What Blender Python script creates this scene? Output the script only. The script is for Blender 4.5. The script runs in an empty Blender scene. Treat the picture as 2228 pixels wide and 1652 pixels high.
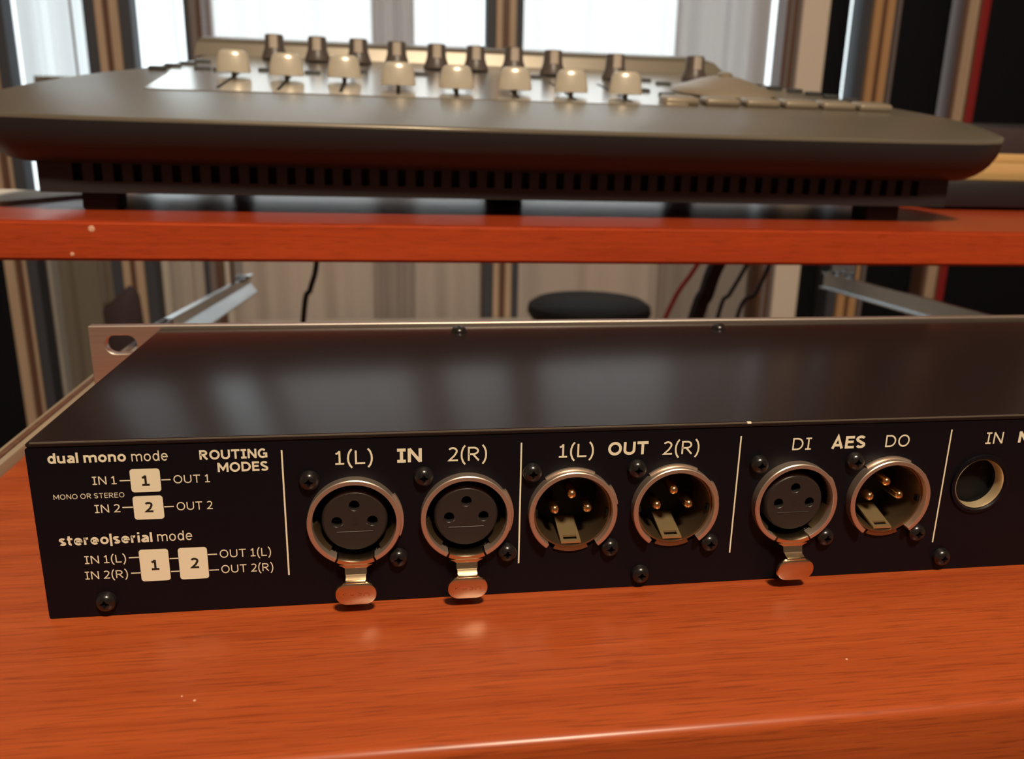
import bpy, bmesh, math, random
from mathutils import Vector, Matrix
random.seed(7)
S = 0.001                      # all builders below take millimetres
sc = bpy.context.scene
COL = sc.collection

# ------------------------------------------------------------------ camera
cd = bpy.data.cameras.new('camera'); cam = bpy.data.objects.new('camera', cd); COL.objects.link(cam)
cd.sensor_width = 36.0; cd.lens = 29.517; cd.clip_start = 0.01; cd.clip_end = 50
R0 = Vector((0.989995, -0.139714, 0.019763)); R1 = Vector((-0.019811, -0.276295, -0.960869)); R2 = Vector((0.139707, 0.950863, -0.276298))
M = Matrix.Identity(4)
for i in range(3):
    M[i][0] = R0[i]; M[i][1] = -R1[i]; M[i][2] = -R2[i]
M.translation = Vector((80.352, -185.369, 109.673)) * S
cam.matrix_world = M
cd.dof.use_dof = True; cd.dof.focus_distance = 0.203; cd.dof.aperture_fstop = 21.0
sc.camera = cam

# ------------------------------------------------------------------ world, lamps, exposure
w = bpy.data.worlds.new('sky'); sc.world = w; w.use_nodes = True
bg = w.node_tree.nodes['Background']; bg.inputs['Color'].default_value = (0.86, 0.97, 1.0, 1); bg.inputs['Strength'].default_value = 1.9
sc.view_settings.view_transform = 'Standard'; sc.view_settings.look = 'None'
sc.view_settings.exposure = 0.0; sc.view_settings.gamma = 1.0; sc.view_settings.use_curve_mapping = False

def area(name, loc, target, size, power, color, shape='DISK'):
    l = bpy.data.lights.new(name, 'AREA'); l.shape = shape; l.size = size; l.energy = power; l.color = color
    o = bpy.data.objects.new(name, l); COL.objects.link(o)
    o.location = Vector(loc) * S
    d = (Vector(target) - Vector(loc)).normalized()
    o.rotation_euler = d.to_track_quat('-Z', 'Y').to_euler()
    return o
area('ceiling_lamp_light', (260, -900, 1450), (140, 100, 0), 0.22, 33.0, (1.0, 0.82, 0.60))

# ------------------------------------------------------------------ materials
MATS = {}
def mat(name, color, rough=0.5, metal=0.0, spec=0.5, coat=0.0, bump=None, var=None):
    m = bpy.data.materials.new(name); m.use_nodes = True; nt = m.node_tree
    b = nt.nodes['Principled BSDF']
    b.inputs['Base Color'].default_value = (*color, 1); b.inputs['Roughness'].default_value = rough
    b.inputs['Metallic'].default_value = metal; b.inputs['Specular IOR Level'].default_value = spec
    b.inputs['Coat Weight'].default_value = coat; b.inputs['Coat Roughness'].default_value = 0.12
    tc = nt.nodes.new('ShaderNodeTexCoord')
    if var:                      # (scale xyz, amount)
        mp = nt.nodes.new('ShaderNodeMapping'); mp.inputs['Scale'].default_value = var[0]
        nz = nt.nodes.new('ShaderNodeTexNoise'); nz.inputs['Scale'].default_value = 1.0; nz.inputs['Detail'].default_value = 4
        cr = nt.nodes.new('ShaderNodeMapRange'); cr.inputs['To Min'].default_value = 1 - var[1]; cr.inputs['To Max'].default_value = 1 + var[1]
        cr.inputs['From Min'].default_value = 0.3; cr.inputs['From Max'].default_value = 0.7
        mx = nt.nodes.new('ShaderNodeMix'); mx.data_type = 'RGBA'; mx.blend_type = 'MULTIPLY'; mx.inputs[0].default_value = 1
        mx.inputs[6].default_value = (*color, 1)
        nt.links.new(tc.outputs['Object'], mp.inputs['Vector']); nt.links.new(mp.outputs[0], nz.inputs['Vector'])
        nt.links.new(nz.outputs['Fac'], cr.inputs['Value']); nt.links.new(cr.outputs[0], mx.inputs[7])
        nt.links.new(mx.outputs[2], b.inputs['Base Color'])
    if bump:                     # (scale, strength, distance)
        nz = nt.nodes.new('ShaderNodeTexNoise'); nz.inputs['Scale'].default_value = bump[0]; nz.inputs['Detail'].default_value = 3
        bp = nt.nodes.new('ShaderNodeBump'); bp.inputs['Strength'].default_value = bump[1]; bp.inputs['Distance'].default_value = bump[2]
        nt.links.new(tc.outputs['Object'], nz.inputs['Vector']); nt.links.new(nz.outputs['Fac'], bp.inputs['Height'])
        nt.links.new(bp.outputs[0], b.inputs['Normal'])
    MATS[name] = m
    return m

def wood(name, light, mid, dark, rough=0.32, sx=16, sy=760):
    m = bpy.data.materials.new(name); m.use_nodes = True; nt = m.node_tree; N = nt.nodes; L = nt.links
    b = N['Principled BSDF']; b.inputs['Roughness'].default_value = rough; b.inputs['Specular IOR Level'].default_value = 0.45
    tc = N.new('ShaderNodeTexCoord')
    def noise(scale, detail, rgh=0.6):
        mp = N.new('ShaderNodeMapping'); mp.inputs['Scale'].default_value = scale
        nz = N.new('ShaderNodeTexNoise'); nz.inputs['Scale'].default_value = 1.0; nz.inputs['Detail'].default_value = detail; nz.inputs['Roughness'].default_value = rgh
        nz.inputs['Distortion'].default_value = 0.3
        L.new(tc.outputs['Object'], mp.inputs['Vector']); L.new(mp.outputs[0], nz.inputs['Vector'])
        return nz
    broad = noise((3, 70, 70), 3); fine = noise((sx, sy, sy), 5, 0.7); pore = noise((sx * 5, sy * 2.2, sy * 2.2), 2, 0.5)
    r = N.new('ShaderNodeValToRGB'); e = r.color_ramp.elements
    e[0].position = 0.32; e[0].color = (*dark, 1); e[1].position = 0.66; e[1].color = (*light, 1)
    n = e.new(0.5); n.color = (*mid, 1)
    a = N.new('ShaderNodeMath'); a.operation = 'MULTIPLY_ADD'; a.inputs[1].default_value = 0.5
    L.new(broad.outputs['Fac'], a.inputs[0])
    h = N.new('ShaderNodeMath'); h.operation = 'MULTIPLY'; h.inputs[1].default_value = 0.5; L.new(fine.outputs['Fac'], h.inputs[0]); L.new(h.outputs[0], a.inputs[2])
    L.new(a.outputs[0], r.inputs['Fac'])
    pr = N.new('ShaderNodeMapRange'); pr.inputs['From Min'].default_value = 0.34; pr.inputs['From Max'].default_value = 0.46
    pr.inputs['To Min'].default_value = 0.74; pr.inputs['To Max'].default_value = 1.0
    L.new(pore.outputs['Fac'], pr.inputs['Value'])
    mx = N.new('ShaderNodeMix'); mx.data_type = 'RGBA'; mx.blend_type = 'MULTIPLY'; mx.inputs[0].default_value = 1
    L.new(r.outputs[0], mx.inputs[6]); L.new(pr.outputs[0], mx.inputs[7]); L.new(mx.outputs[2], b.inputs['Base Color'])
    bp = N.new('ShaderNodeBump'); bp.inputs['Strength'].default_value = 0.12; bp.inputs['Distance'].default_value = 0.0002
    L.new(fine.outputs['Fac'], bp.inputs['Height']); L.new(bp.outputs[0], b.inputs['Normal'])
    MATS[name] = m
    return m

def sheer(name, color, clear, shine):
    """woven curtain cloth: part see-through, part glowing with the light behind it"""
    m = bpy.data.materials.new(name); m.use_nodes = True; nt = m.node_tree; N = nt.nodes; L = nt.links
    N.remove(N['Principled BSDF']); out = N['Material Output']
    tr = N.new('ShaderNodeBsdfTransparent'); tl = N.new('ShaderNodeBsdfTranslucent'); df = N.new('ShaderNodeBsdfDiffuse')
    tc = N.new('ShaderNodeTexCoord'); mp = N.new('ShaderNodeMapping'); mp.inputs['Scale'].default_value = (900, 900, 700)
    nz = N.new('ShaderNodeTexNoise'); nz.inputs['Scale'].default_value = 1; L.new(tc.outputs['Object'], mp.inputs['Vector']); L.new(mp.outputs[0], nz.inputs['Vector'])
    hs = N.new('ShaderNodeMapRange'); hs.inputs['To Min'].default_value = 0.9; hs.inputs['To Max'].default_value = 1.08; L.new(nz.outputs['Fac'], hs.inputs['Value'])
    mc = N.new('ShaderNodeMix'); mc.data_type = 'RGBA'; mc.blend_type = 'MULTIPLY'; mc.inputs[0].default_value = 1; mc.inputs[6].default_value = (*color, 1)
    L.new(hs.outputs[0], mc.inputs[7])
    for n in (tl, df): L.new(mc.outputs[2], n.inputs['Color'])
    m1 = N.new('ShaderNodeMixShader'); m1.inputs[0].default_value = shine; L.new(df.outputs[0], m1.inputs[1]); L.new(tl.outputs[0], m1.inputs[2])
    m2 = N.new('ShaderNodeMixShader'); m2.inputs[0].default_value = clear; L.new(m1.outputs[0], m2.inputs[1]); L.new(tr.outputs[0], m2.inputs[2])
    L.new(m2.outputs[0], out.inputs['Surface'])
    MATS[name] = m
    return m

def pane_glass(name):
    m = bpy.data.materials.new(name); m.use_nodes = True; nt = m.node_tree; N = nt.nodes; L = nt.links
    N.remove(N['Principled BSDF']); out = N['Material Output']
    tr = N.new('ShaderNodeBsdfTransparent'); gl = N.new('ShaderNodeBsdfGlossy'); gl.inputs['Roughness'].default_value = 0.02
    fr = N.new('ShaderNodeFresnel'); fr.inputs['IOR'].default_value = 1.3
    mx = N.new('ShaderNodeMixShader'); L.new(fr.outputs[0], mx.inputs[0]); L.new(tr.outputs[0], mx.inputs[1]); L.new(gl.outputs[0], mx.inputs[2])
    L.new(mx.outputs[0], out.inputs['Surface']); MATS[name] = m

wood('mahogany', (0.50, 0.100, 0.023), (0.42, 0.077, 0.018), (0.31, 0.050, 0.012))
wood('mahogany_edge', (0.52, 0.072, 0.017), (0.43, 0.055, 0.013), (0.30, 0.036, 0.010), rough=0.3)
mat('black_metal', (0.020, 0.0120, 0.0110), 0.18, 0.0, 0.11)
mat('highlight_paint', (0.13, 0.105, 0.085), 0.28, 0.3, 0.6)  # lighter tone for the highlight painted along the cover edge
mat('pale_chip', (0.75, 0.42, 0.28), 0.6)
mat('panel_black', (0.0035, 0.003, 0.006), 0.5, 0.0, 0.22)
mat('aluminium', (0.80, 0.70, 0.62), 0.42, 1.0, var=((30, 900, 2500), 0.10))
mat('nickel', (0.74, 0.60, 0.50), 0.38, 0.9)
mat('nickel_liner', (0.26, 0.18, 0.10), 0.35, 0.9)
mat('tab_brass', (0.60, 0.44, 0.22), 0.36, 0.8)
mat('latch_metal', (0.80, 0.66, 0.46), 0.22, 1.0)
mat('bright_ring', (0.85, 0.68, 0.42), 0.4, 0.7)
mat('brass', (0.85, 0.60, 0.30), 0.22, 1.0)
mat('insert_plastic', (0.024, 0.020, 0.018), 0.42, bump=(1500, 0.1, 0.0002))
mat('hole_black', (0.004, 0.004, 0.004), 0.7, 0, 0.2)
mat('ink_cream', (0.88, 0.82, 0.62), 0.6)
mat('ink_black', (0.012, 0.010, 0.008), 0.6)
mat('screw_black', (0.012, 0.010, 0.010), 0.25, 0.0, 0.6)
mat('console_grey', (0.19, 0.165, 0.128), 0.30, 0.35, 0.5, bump=(2500, 0.08, 0.0002))
mat('console_dark', (0.019, 0.0155, 0.017), 0.5, bump=(2500, 0.12, 0.0003))
mat('panel_silver', (0.82, 0.78, 0.72), 0.18, 0.9)
mat('cap_sand', (0.66, 0.60, 0.50), 0.30, 0.3)
mat('cap_stem', (0.06, 0.045, 0.03), 0.5)
mat('knob_dark', (0.085, 0.068, 0.062), 0.4)
mat('knob_sheen', (0.42, 0.36, 0.31), 0.45)  # pale tone for the reflection painted on the knobs
mat('button_tan', (0.30, 0.25, 0.19), 0.35, 0.2)
mat('button_dark', (0.045, 0.048, 0.048), 0.5)
mat('rubber', (0.010, 0.009, 0.012), 0.8)
mat('steel', (0.58, 0.62, 0.64), 0.26, 1.0, var=((40, 400, 400), 0.08))
mat('slide_tan', (0.36, 0.29, 0.21), 0.35, 0.0, var=((200, 20, 200), 0.12))
mat('orange_wood', (0.58, 0.34, 0.17), 0.5, var=((300, 300, 6), 0.15))
mat('tan_wood', (0.56, 0.42, 0.31), 0.5, var=((300, 300, 6), 0.15))
mat('brown_wood', (0.15, 0.075, 0.050), 0.5, var=((300, 300, 6), 0.2))
mat('slate_seal', (0.060, 0.068, 0.090), 0.6)
mat('mauve_frame', (0.22, 0.185, 0.19), 0.5)
mat('cream_wall', (0.86, 0.76, 0.68), 0.8, bump=(300, 0.1, 0.001))
mat('black_panel', (0.005, 0.006, 0.010), 0.8, 0.0, 0.2, bump=(900, 0.3, 0.001))
mat('red_board', (0.34, 0.018, 0.022), 0.5)
mat('white_paint', (0.72, 0.68, 0.62), 0.45)
mat('plaster', (0.66, 0.60, 0.54), 0.9, bump=(120, 0.1, 0.002))
mat('ceiling_white', (0.70, 0.66, 0.60), 0.9, bump=(120, 0.1, 0.002))
mat('parquet', (0.22, 0.10, 0.045), 0.45, var=((4, 60, 1), 0.3))
mat('cable_black', (0.012, 0.011, 0.012), 0.55)
mat('cable_red', (0.70, 0.13, 0.14), 0.5)
mat('padding', (0.008, 0.007, 0.009), 0.7, 0.0, 0.2)
mat('pad_paper', (0.80, 0.76, 0.70), 0.5)
mat('device_black', (0.014, 0.012, 0.016), 0.5)
mat('pale_wood', (0.62, 0.40, 0.17), 0.45, var=((6, 200, 200), 0.15))
mat('bag_cloth', (0.050, 0.032, 0.038), 0.8, bump=(200, 0.4, 0.003))
sheer('sheer_cloth', (0.92, 0.86, 0.85), 0.42, 0.45)
sheer('pale_cloth', (0.84, 0.86, 0.88), 0.20, 0.75)
sheer('grey_cloth', (0.52, 0.48, 0.47), 0.06, 0.4)
sheer('brown_cloth', (0.34, 0.30, 0.25), 0.03, 0.4)
pane_glass('window_glass')

# ------------------------------------------------------------------ builders
class MB:
    def __init__(self): self.v = []; self.f = []; self.sm = []
    def add(self, vs, fs, smooth=False):
        o = len(self.v); self.v += [tuple(p) for p in vs]
        for f in fs: self.f.append([i + o for i in f]); self.sm.append(smooth)
        return self
    def box(self, a, b, xf=None):
        (x0, y0, z0), (x1, y1, z1) = a, b
        vs = [(x, y, z) for z in (z0, z1) for y in (y0, y1) for x in (x0, x1)]
        if xf: vs = [xf(Vector(p)) for p in vs]
        return self.add(vs, [(0, 2, 3, 1), (4, 5, 7, 6), (0, 1, 5, 4), (2, 6, 7, 3), (0, 4, 6, 2), (1, 3, 7, 5)])
    def bevbox(self, a, b, r, seg=3, xf=None, only=None):
        bm = bmesh.new(); bmesh.ops.create_cube(bm, size=1)
        for q in bm.verts: q.co = Vector([(a[i] + b[i]) / 2 + q.co[i] * (b[i] - a[i]) for i in range(3)])
        ed = [e for e in bm.edges if only is None or only(e)]
        bmesh.ops.bevel(bm, geom=ed, offset=r, segments=seg, affect='EDGES', profile=0.5)
        bm.verts.index_update()
        vs = [xf(q.co.copy()) if xf else q.co.copy() for q in bm.verts]
        bm.normal_update()
        for f in bm.faces:               # broad faces stay flat, the rounded edges are smooth
            f.smooth = max(abs(c) for c in f.normal) < 0.999
        o = len(self.v); self.v += [tuple(p) for p in vs]
        for f in bm.faces: self.f.append([q.index + o for q in f.verts]); self.sm.append(f.smooth)
        bm.free()
        return self
    def slab(self, poly, z0, z1, r, seg=3):
        """flat board of any outline with rounded edges"""
        bm = bmesh.new(); n = len(poly)
        lo = [bm.verts.new((x, y, z0)) for x, y in poly]; hi = [bm.verts.new((x, y, z1)) for x, y in poly]
        bm.faces.new(lo[::-1]); bm.faces.new(hi)
        for i in range(n): bm.faces.new((lo[i], lo[(i + 1) % n], hi[(i + 1) % n], hi[i]))
        bmesh.ops.bevel(bm, geom=list(bm.edges), offset=r, segments=seg, affect='EDGES'); bm.verts.index_update(); bm.normal_update()
        o = len(self.v); self.v += [tuple(q.co) for q in bm.verts]
        big = sorted((f.calc_area() for f in bm.faces), reverse=True)[n + 1]
        for f in bm.faces: self.f.append([q.index + o for q in f.verts]); self.sm.append(f.calc_area() < big * 0.999)
        bm.free()
        return self
    def lathe(self, prof, axis='Z', seg=32, c=(0, 0, 0), a0=0.0, a1=360.0, caps=False, rf=None):
        """profile [(r, h)] turned about an axis; axis 'Y' points h away from the viewer"""
        full = abs(a1 - a0) >= 359.9; n = seg if full else seg + 1
        vs = []
        for i in range(n):
            a = math.radians(a0 + (a1 - a0) * i / seg)
            for k, (r, h) in enumerate(prof):
                rr = rf(k, a, r) if rf else r
                if axis == 'Z': vs.append((c[0] + rr * math.cos(a), c[1] + rr * math.sin(a), c[2] + h))
                else: vs.append((c[0] + rr * math.cos(a), c[1] + h, c[2] + rr * math.sin(a)))
        m = len(prof); fs = []
        for i in range(seg):
            j = (i + 1) % n
            for k in range(m - 1):
                q = (i * m + k, j * m + k, j * m + k + 1, i * m + k + 1)
                fs.append(q if axis == 'Z' else q[::-1])
        if caps and not full: fs += [list(range(m)), list(range((n - 1) * m, n * m))[::-1]]
        return self.add(vs, fs, True)
    def prism(self, poly, z0, z1, smooth=False):
        n = len(poly); vs = [(x, y, z0) for x, y in poly] + [(x, y, z1) for x, y in poly]
        return self.add(vs, [list(range(n))[::-1], list(range(n, 2 * n))] + [(i, (i + 1) % n, n + (i + 1) % n, n + i) for i in range(n)], smooth)
    def prism_y(self, poly, y0, y1):
        """outline in x,z pushed along y"""
        n = len(poly); vs = [(x, y0, z) for x, z in poly] + [(x, y1, z) for x, z in poly]
        return self.add(vs, [list(range(n)), list(range(n, 2 * n))[::-1]] + [(i, n + i, n + (i + 1) % n, (i + 1) % n) for i in range(n)])
    def tube(self, pts, r, seg=8):
        pts = [Vector(p) for p in pts]; vs = []; n = len(pts)
        for i, p in enumerate(pts):
            t = (pts[min(i + 1, n - 1)] - pts[max(i - 1, 0)]).normalized()
            u = t.cross(Vector((0, 1, 0.13))).normalized(); v = t.cross(u)
            for k in range(seg):
                a = 2 * math.pi * k / seg; vs.append(p + (u * math.cos(a) + v * math.sin(a)) * r)
        fs = [(i * seg + k, i * seg + (k + 1) % seg, (i + 1) * seg + (k + 1) % seg, (i + 1) * seg + k) for i in range(n - 1) for k in range(seg)]
        return self.add(vs, fs + [list(range(seg))[::-1], list(range((n - 1) * seg, n * seg))], True)
    def mesh(self, name, m):
        me = bpy.data.meshes.new(name); me.from_pydata([Vector(p) * S for p in self.v], [], self.f)
        me.polygons.foreach_set('use_smooth', self.sm)
        bm = bmesh.new(); bm.from_mesh(me); bmesh.ops.remove_doubles(bm, verts=bm.verts, dist=1e-7); bmesh.ops.recalc_face_normals(bm, faces=bm.faces); bm.to_mesh(me); bm.free()
        me.materials.append(MATS[m])
        if any(self.sm): me.set_sharp_from_angle(angle=math.radians(35))
        return me

def link(name, data, parent=None, loc=(0, 0, 0)):
    o = bpy.data.objects.new(name, data); COL.objects.link(o); o.location = Vector(loc) * S
    if parent: o.parent = parent
    return o
def part(name, mb, m, parent, loc=(0, 0, 0), label=None):
    o = link(name, mb.mesh(name, m), parent, loc)
    if label: o['label'] = label
    return o
def tag(o, label, cat, group=None):
    o['label'] = label; o['category'] = cat
    if group: o['group'] = group
    return o
def thing(name, label, cat, loc=(0, 0, 0), group=None):
    return tag(link(name, None, None, loc), label, cat, group)
def solo(name, mb, m, label, cat, group=None, base=None):
    """a thing of one mesh, its origin at the middle of its foot"""
    xs, ys, zs = zip(*[tuple(p) for p in mb.v])
    b = base or ((min(xs) + max(xs)) / 2, (min(ys) + max(ys)) / 2, min(zs))
    mb.v = [(p[0] - b[0], p[1] - b[1], p[2] - b[2]) for p in mb.v]
    return tag(link(name, mb.mesh(name, m), None, b), label, cat, group)
def struct(name, mb, m, parent=None):
    o = link(name, mb.mesh(name, m), parent)
    if not parent: o['kind'] = 'structure'
    return o
def copy_to(o, loc, parent=None):
    c = o.copy(); COL.objects.link(c); c.location = Vector(loc) * S
    if parent: c.parent = parent
    for ch in list(o.children):
        d = ch.copy(); COL.objects.link(d); d.parent = c
    return c
def holed(name, outer, holes, t, m, parent, y, bev=0.0):
    """flat sheet in x,z with real holes; its front at y, thickness t going back"""
    cu = bpy.data.curves.new(name, 'CURVE'); cu.dimensions = '2D'; cu.fill_mode = 'BOTH'; cu.extrude = (t / 2 - bev) * S; cu.bevel_depth = bev * S; cu.bevel_resolution = 2; cu.offset = -bev * S
    for lp in [outer] + holes:
        sp = cu.splines.new('POLY'); sp.points.add(len(lp) - 1); sp.use_cyclic_u = True
        for p, (x, z) in zip(sp.points, lp): p.co = (x * S, z * S, 0, 1)
    tmp = bpy.data.objects.new(name, cu); COL.objects.link(tmp)
    me = bpy.data.meshes.new_from_object(tmp.evaluated_get(bpy.context.evaluated_depsgraph_get()))
    bpy.data.objects.remove(tmp); bpy.data.curves.remove(cu)
    me.transform(Matrix.Translation((0, (y + t / 2) * S, 0)) @ Matrix.Rotation(math.radians(90), 4, 'X'))
    me.materials.clear(); me.materials.append(MATS[m]); me.name = name
    return link(name, me, parent)
def circle(cx, cz, r, n=48): return [(cx + r * math.cos(2 * math.pi * i / n), cz + r * math.sin(2 * math.pi * i / n)) for i in range(n)]
def rrect(x0, z0, x1, z1, r, n=5):
    out = []
    for cx, cz, a in ((x1 - r, z1 - r, 0), (x0 + r, z1 - r, 90), (x0 + r, z0 + r, 180), (x1 - r, z0 + r, 270)):
        for i in range(n + 1):
            t = math.radians(a + 90 * i / n); out.append((cx + r * math.cos(t), cz + r * math.sin(t)))
    return out

def arc(cx, cy, rx, ry, a0, a1, n=14):
    return [(cx + rx * math.cos(math.radians(a0 + (a1 - a0) * i / n)), cy + ry * math.sin(math.radians(a0 + (a1 - a0) * i / n))) for i in range(n + 1)]
def strokes(ch, w):
    """(width, pen strokes) of one letter, capitals one unit high, for a pen of width w"""
    h = w / 2; t = 1 - h; X = 0.76; xt = X - h; e = h * 0.86
    if ch == 'O': W = 1.0 + w * .4; return W, [arc(W / 2, .5, W / 2 - h, .5 - e + .01, 90, 450, 32)]
    if ch == 'U': W = .86 + w * .4; return W, [[(h, 1), (h, .36)] + arc(W / 2, .36, W / 2 - h, .36 - e, 180, 360) + [(W - h, 1)]]
    if ch == 'T': W = .80 + w * .4; return W, [[(0, 1 - e), (W, 1 - e)], [(W / 2, 1 - e), (W / 2, 0)]]
    if ch == 'I': W = .40 + w * .8; return W, [[(W / 2, 0), (W / 2, 1)], [(0, e), (W, e)], [(0, 1 - e), (W, 1 - e)]]
    if ch == 'N': W = .84 + w * .5; return W, [[(h, 0), (h, 1)], [(h, 1 - h * .2), (W - h, h * .2)], [(W - h, 0), (W - h, 1)]]
    if ch == 'H': W = .84 + w * .4; return W, [[(h, 0), (h, 1)], [(W - h, 0), (W - h, 1)], [(h, .5), (W - h, .5)]]
    if ch == 'L': W = .62 + w * .4; return W, [[(h, 1), (h, e), (W, e)]]
    if ch == 'E': W = .66 + w * .4; return W, [[(W, 1 - e), (h, 1 - e), (h, e), (W, e)], [(h, .53), (W - w * .3, .53)]]
    if ch == 'D': W = .90 + w * .4; return W, [[(h, e), (h, 1 - e), (W * .42, 1 - e)] + arc(W * .42, .5, W * .58 - h, .5 - e, 90, -90, 20) + [(h, e)]]
    if ch == 'P': W = .72 + w * .4; return W, [[(h, 0), (h, 1 - e), (W * .5, 1 - e)] + arc(W * .5, .69, W * .5 - h, .31 - e, 90, -90) + [(h, .38 + e)]]
    if ch == 'R': W = .82 + w * .4; return W, [[(h, 0), (h, 1 - e), (W * .46, 1 - e)] + arc(W * .46, .71, W * .46 - h, .29 - e, 90, -90) + [(h, .42 + e)], [(W * .44, .45), (W - h * 1.1, 0)]]
    if ch == 'A': W = .88 + w * .5; return W, [[(h, 0), (W / 2, 1 - h * .1), (W - h, 0)], [(W * .2, .29), (W * .8, .29)]]
    if ch == 'M': W = 1.0 + w * .6; return W, [[(h, 0), (h, 1)], [(h, 1 - h * .4), (W / 2, .26), (W - h, 1 - h * .4)], [(W - h, 0), (W - h, 1)]]
    if ch == 'G': W = .92 + w * .4; return W, [arc(W / 2, .5, W / 2 - h, .5 - e + .01, 48, 300, 26) + [(W - h, .14), (W - h, .47), (W * .56, .47)]]
    if ch == 'S': W = .72 + w * .4; return W, [arc(W / 2, .735, W / 2 - h, .265 - e + .01, 25, 250, 16) + arc(W / 2, .262, W / 2 - h, .262 - e + .01, 75, -155, 16)]
    if ch == '(' or ch == ')':
        W = .26 + w * .5; q = [(W, 1.12), (W * .55, .93), (h + .02, .66), (h, .42), (h + .02, .2), (W * .55, -.07), (W, -.26)]
        return W, [q if ch == '(' else [(W - x, y) for x, y in q]]
    if ch == '1': W = .50 + w * .7; return W, [[(W / 2, e), (W / 2, 1)], [(0, e), (W, e)], [(.04, .80), (W * .3, .83), (W / 2 + h * .2, 1 - h * .2)]]
    if ch == '2': W = .66 + w * .4; return W, [arc(W / 2 - .02, .72, W / 2 - h, .28 - e + .01, 150, -30, 18) + [(W * .62, .38), (h * 1.2, e), (W, e)]]
    if ch == '|': return w * .8, [[(w * .4, -.25), (w * .4, 1.08)]]
    if ch == 'l': return w, [[(h, 0), (h, 1.05)]]
    if ch == 'i': return w, [[(h, 0), (h, X)], [(h, .90), (h, .90 + w * .9)]]
    if ch == 'o': W = .72 + w * .4; return W, [arc(W / 2, X / 2, W / 2 - h, X / 2 - e + .01, 90, 450, 26)]
    if ch == 'd': W = .68 + w * .4; return W, [arc(W * .48, X / 2, W * .48 - h, X / 2 - e + .01, 90, 450, 26), [(W - h, 0), (W - h, 1.05)]]
    if ch == 'u': W = .66 + w * .4; return W, [[(h, X), (h, .28)] + arc(W * .47, .28, W * .47 - h, .28 - e, 180, 300) + [(W - h, .14)], [(W - h, 0), (W - h, X)]]
    if ch == 'n': W = .66 + w * .4; return W, [[(h, 0), (h, X)], [(h, X - .16)] + arc(W * .53, X - .28, W * .47 - h, .28 - e, 120, 0) + [(W - h, 0)]]
    if ch == 'm':
        W = 1.10 + w * .6; k = W / 2
        return W, [[(h, 0), (h, X)], [(h, X - .16)] + arc(k * .53, X - .26, k * .47 - h * .4, .26 - e, 120, 0) + [(k, 0)], [(k, X - .18)] + arc(k * 1.53, X - .26, k * .47 - h, .26 - e, 120, 0) + [(W - h, 0)]]
    if ch == 'e': W = .70 + w * .4; return W, [[(h, X * .52), (W - h, X * .52)] + arc(W / 2, X / 2, W / 2 - h, X / 2 - e + .01, 4, 318, 26)]
    if ch == 'a': W = .64 + w * .4; return W, [[(h * 1.2, X - .12)] + arc(W * .47, X - .26, W * .53 - h, .26 - e + .01, 120, 0) + [(W - h, 0)], [(W - h, .43), (W * .5, .42)] + arc(W * .42, .215, W * .42 - h, .215 - e, 100, 300) + [(W - h, .15)]]
    if ch == 's': W = .56 + w * .4; return W, [arc(W / 2, .565, W / 2 - h, .2 - e + .01, 25, 245, 12) + arc(W / 2, .198, W / 2 - h, .198 - e + .01, 75, -155, 12)]
    if ch == 't': W = .42 + w * .4; return W, [[(W * .36, .98), (W * .36, .24)] + arc(W * .72, .24, W * .36, .24 - e, 180, 275), [(0, X - e), (W, X - e)]]
    if ch == 'r': W = .42 + w * .4; return W, [[(h, 0), (h, X)], [(h, X - .2)] + arc(W * .8, X - .28, W * .8 - h, .28 - e, 165, 85)]
    return .4, []
def text_geo(s, bold):
    """lettering as (verts, faces, cap height): every stroke a mitred ribbon"""
    w = {0: 0.13, 1: 0.215, 2: 0.185}[bold]; gap = {0: 0.20, 1: 0.13, 2: 0.2}[bold]
    V = []; F = []; x = 0.0; k = 0
    for ch in s:
        if ch == ' ': x += 0.36; continue
        W, st = strokes(ch, w)
        for pl in st:
            pl = [Vector(p) for k, p in enumerate(pl) if k == 0 or (Vector(p) - Vector(pl[k - 1])).length > 1e-4]
            k += 1; n = len(pl); closed = (pl[0] - pl[-1]).length < 1e-3
            if closed: pl = pl[:-1]; n -= 1
            o = len(V)
            for i in range(n):
                a = pl[i - 1] if (i or closed) else None; c = pl[(i + 1) % n] if (i < n - 1 or closed) else None
                d1 = (pl[i] - a).normalized() if a is not None else (c - pl[i]).normalized()
                d2 = (c - pl[i]).normalized() if c is not None else d1
                n1 = Vector((d1.y, -d1.x)); n2 = Vector((d2.y, -d2.x)); m = (n1 + n2) / max(0.3, 1 + n1.dot(n2)) * w / 2
                for q in (pl[i] + m, pl[i] - m): V.append((q.x + x, q.y, 0.012 * (k % 5)))
            for i in range(n if closed else n - 1):
                j = (i + 1) % n; F.append([o + 2 * i, o + 2 * j, o + 2 * j + 1, o + 2 * i + 1])
        x += W + gap
    return V, F, 1.0
def lettering(s, bold, x0, x1, zb, cap, parent, y, m='ink_cream', name='lettering'):
    v, f, c = text_geo(s, bold)
    xa = min(p[0] for p in v); xb = max(p[0] for p in v)
    kx = (x1 - x0) / (xb - xa); kz = cap / c
    vs = [(x0 + (p[0] - xa) * kx, y - p[2], zb + p[1] * kz) for p in v]
    me = bpy.data.meshes.new(name); me.from_pydata([Vector(p) * S for p in vs], [], f); me.materials.append(MATS[m])
    return link(name, me, parent)

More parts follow.
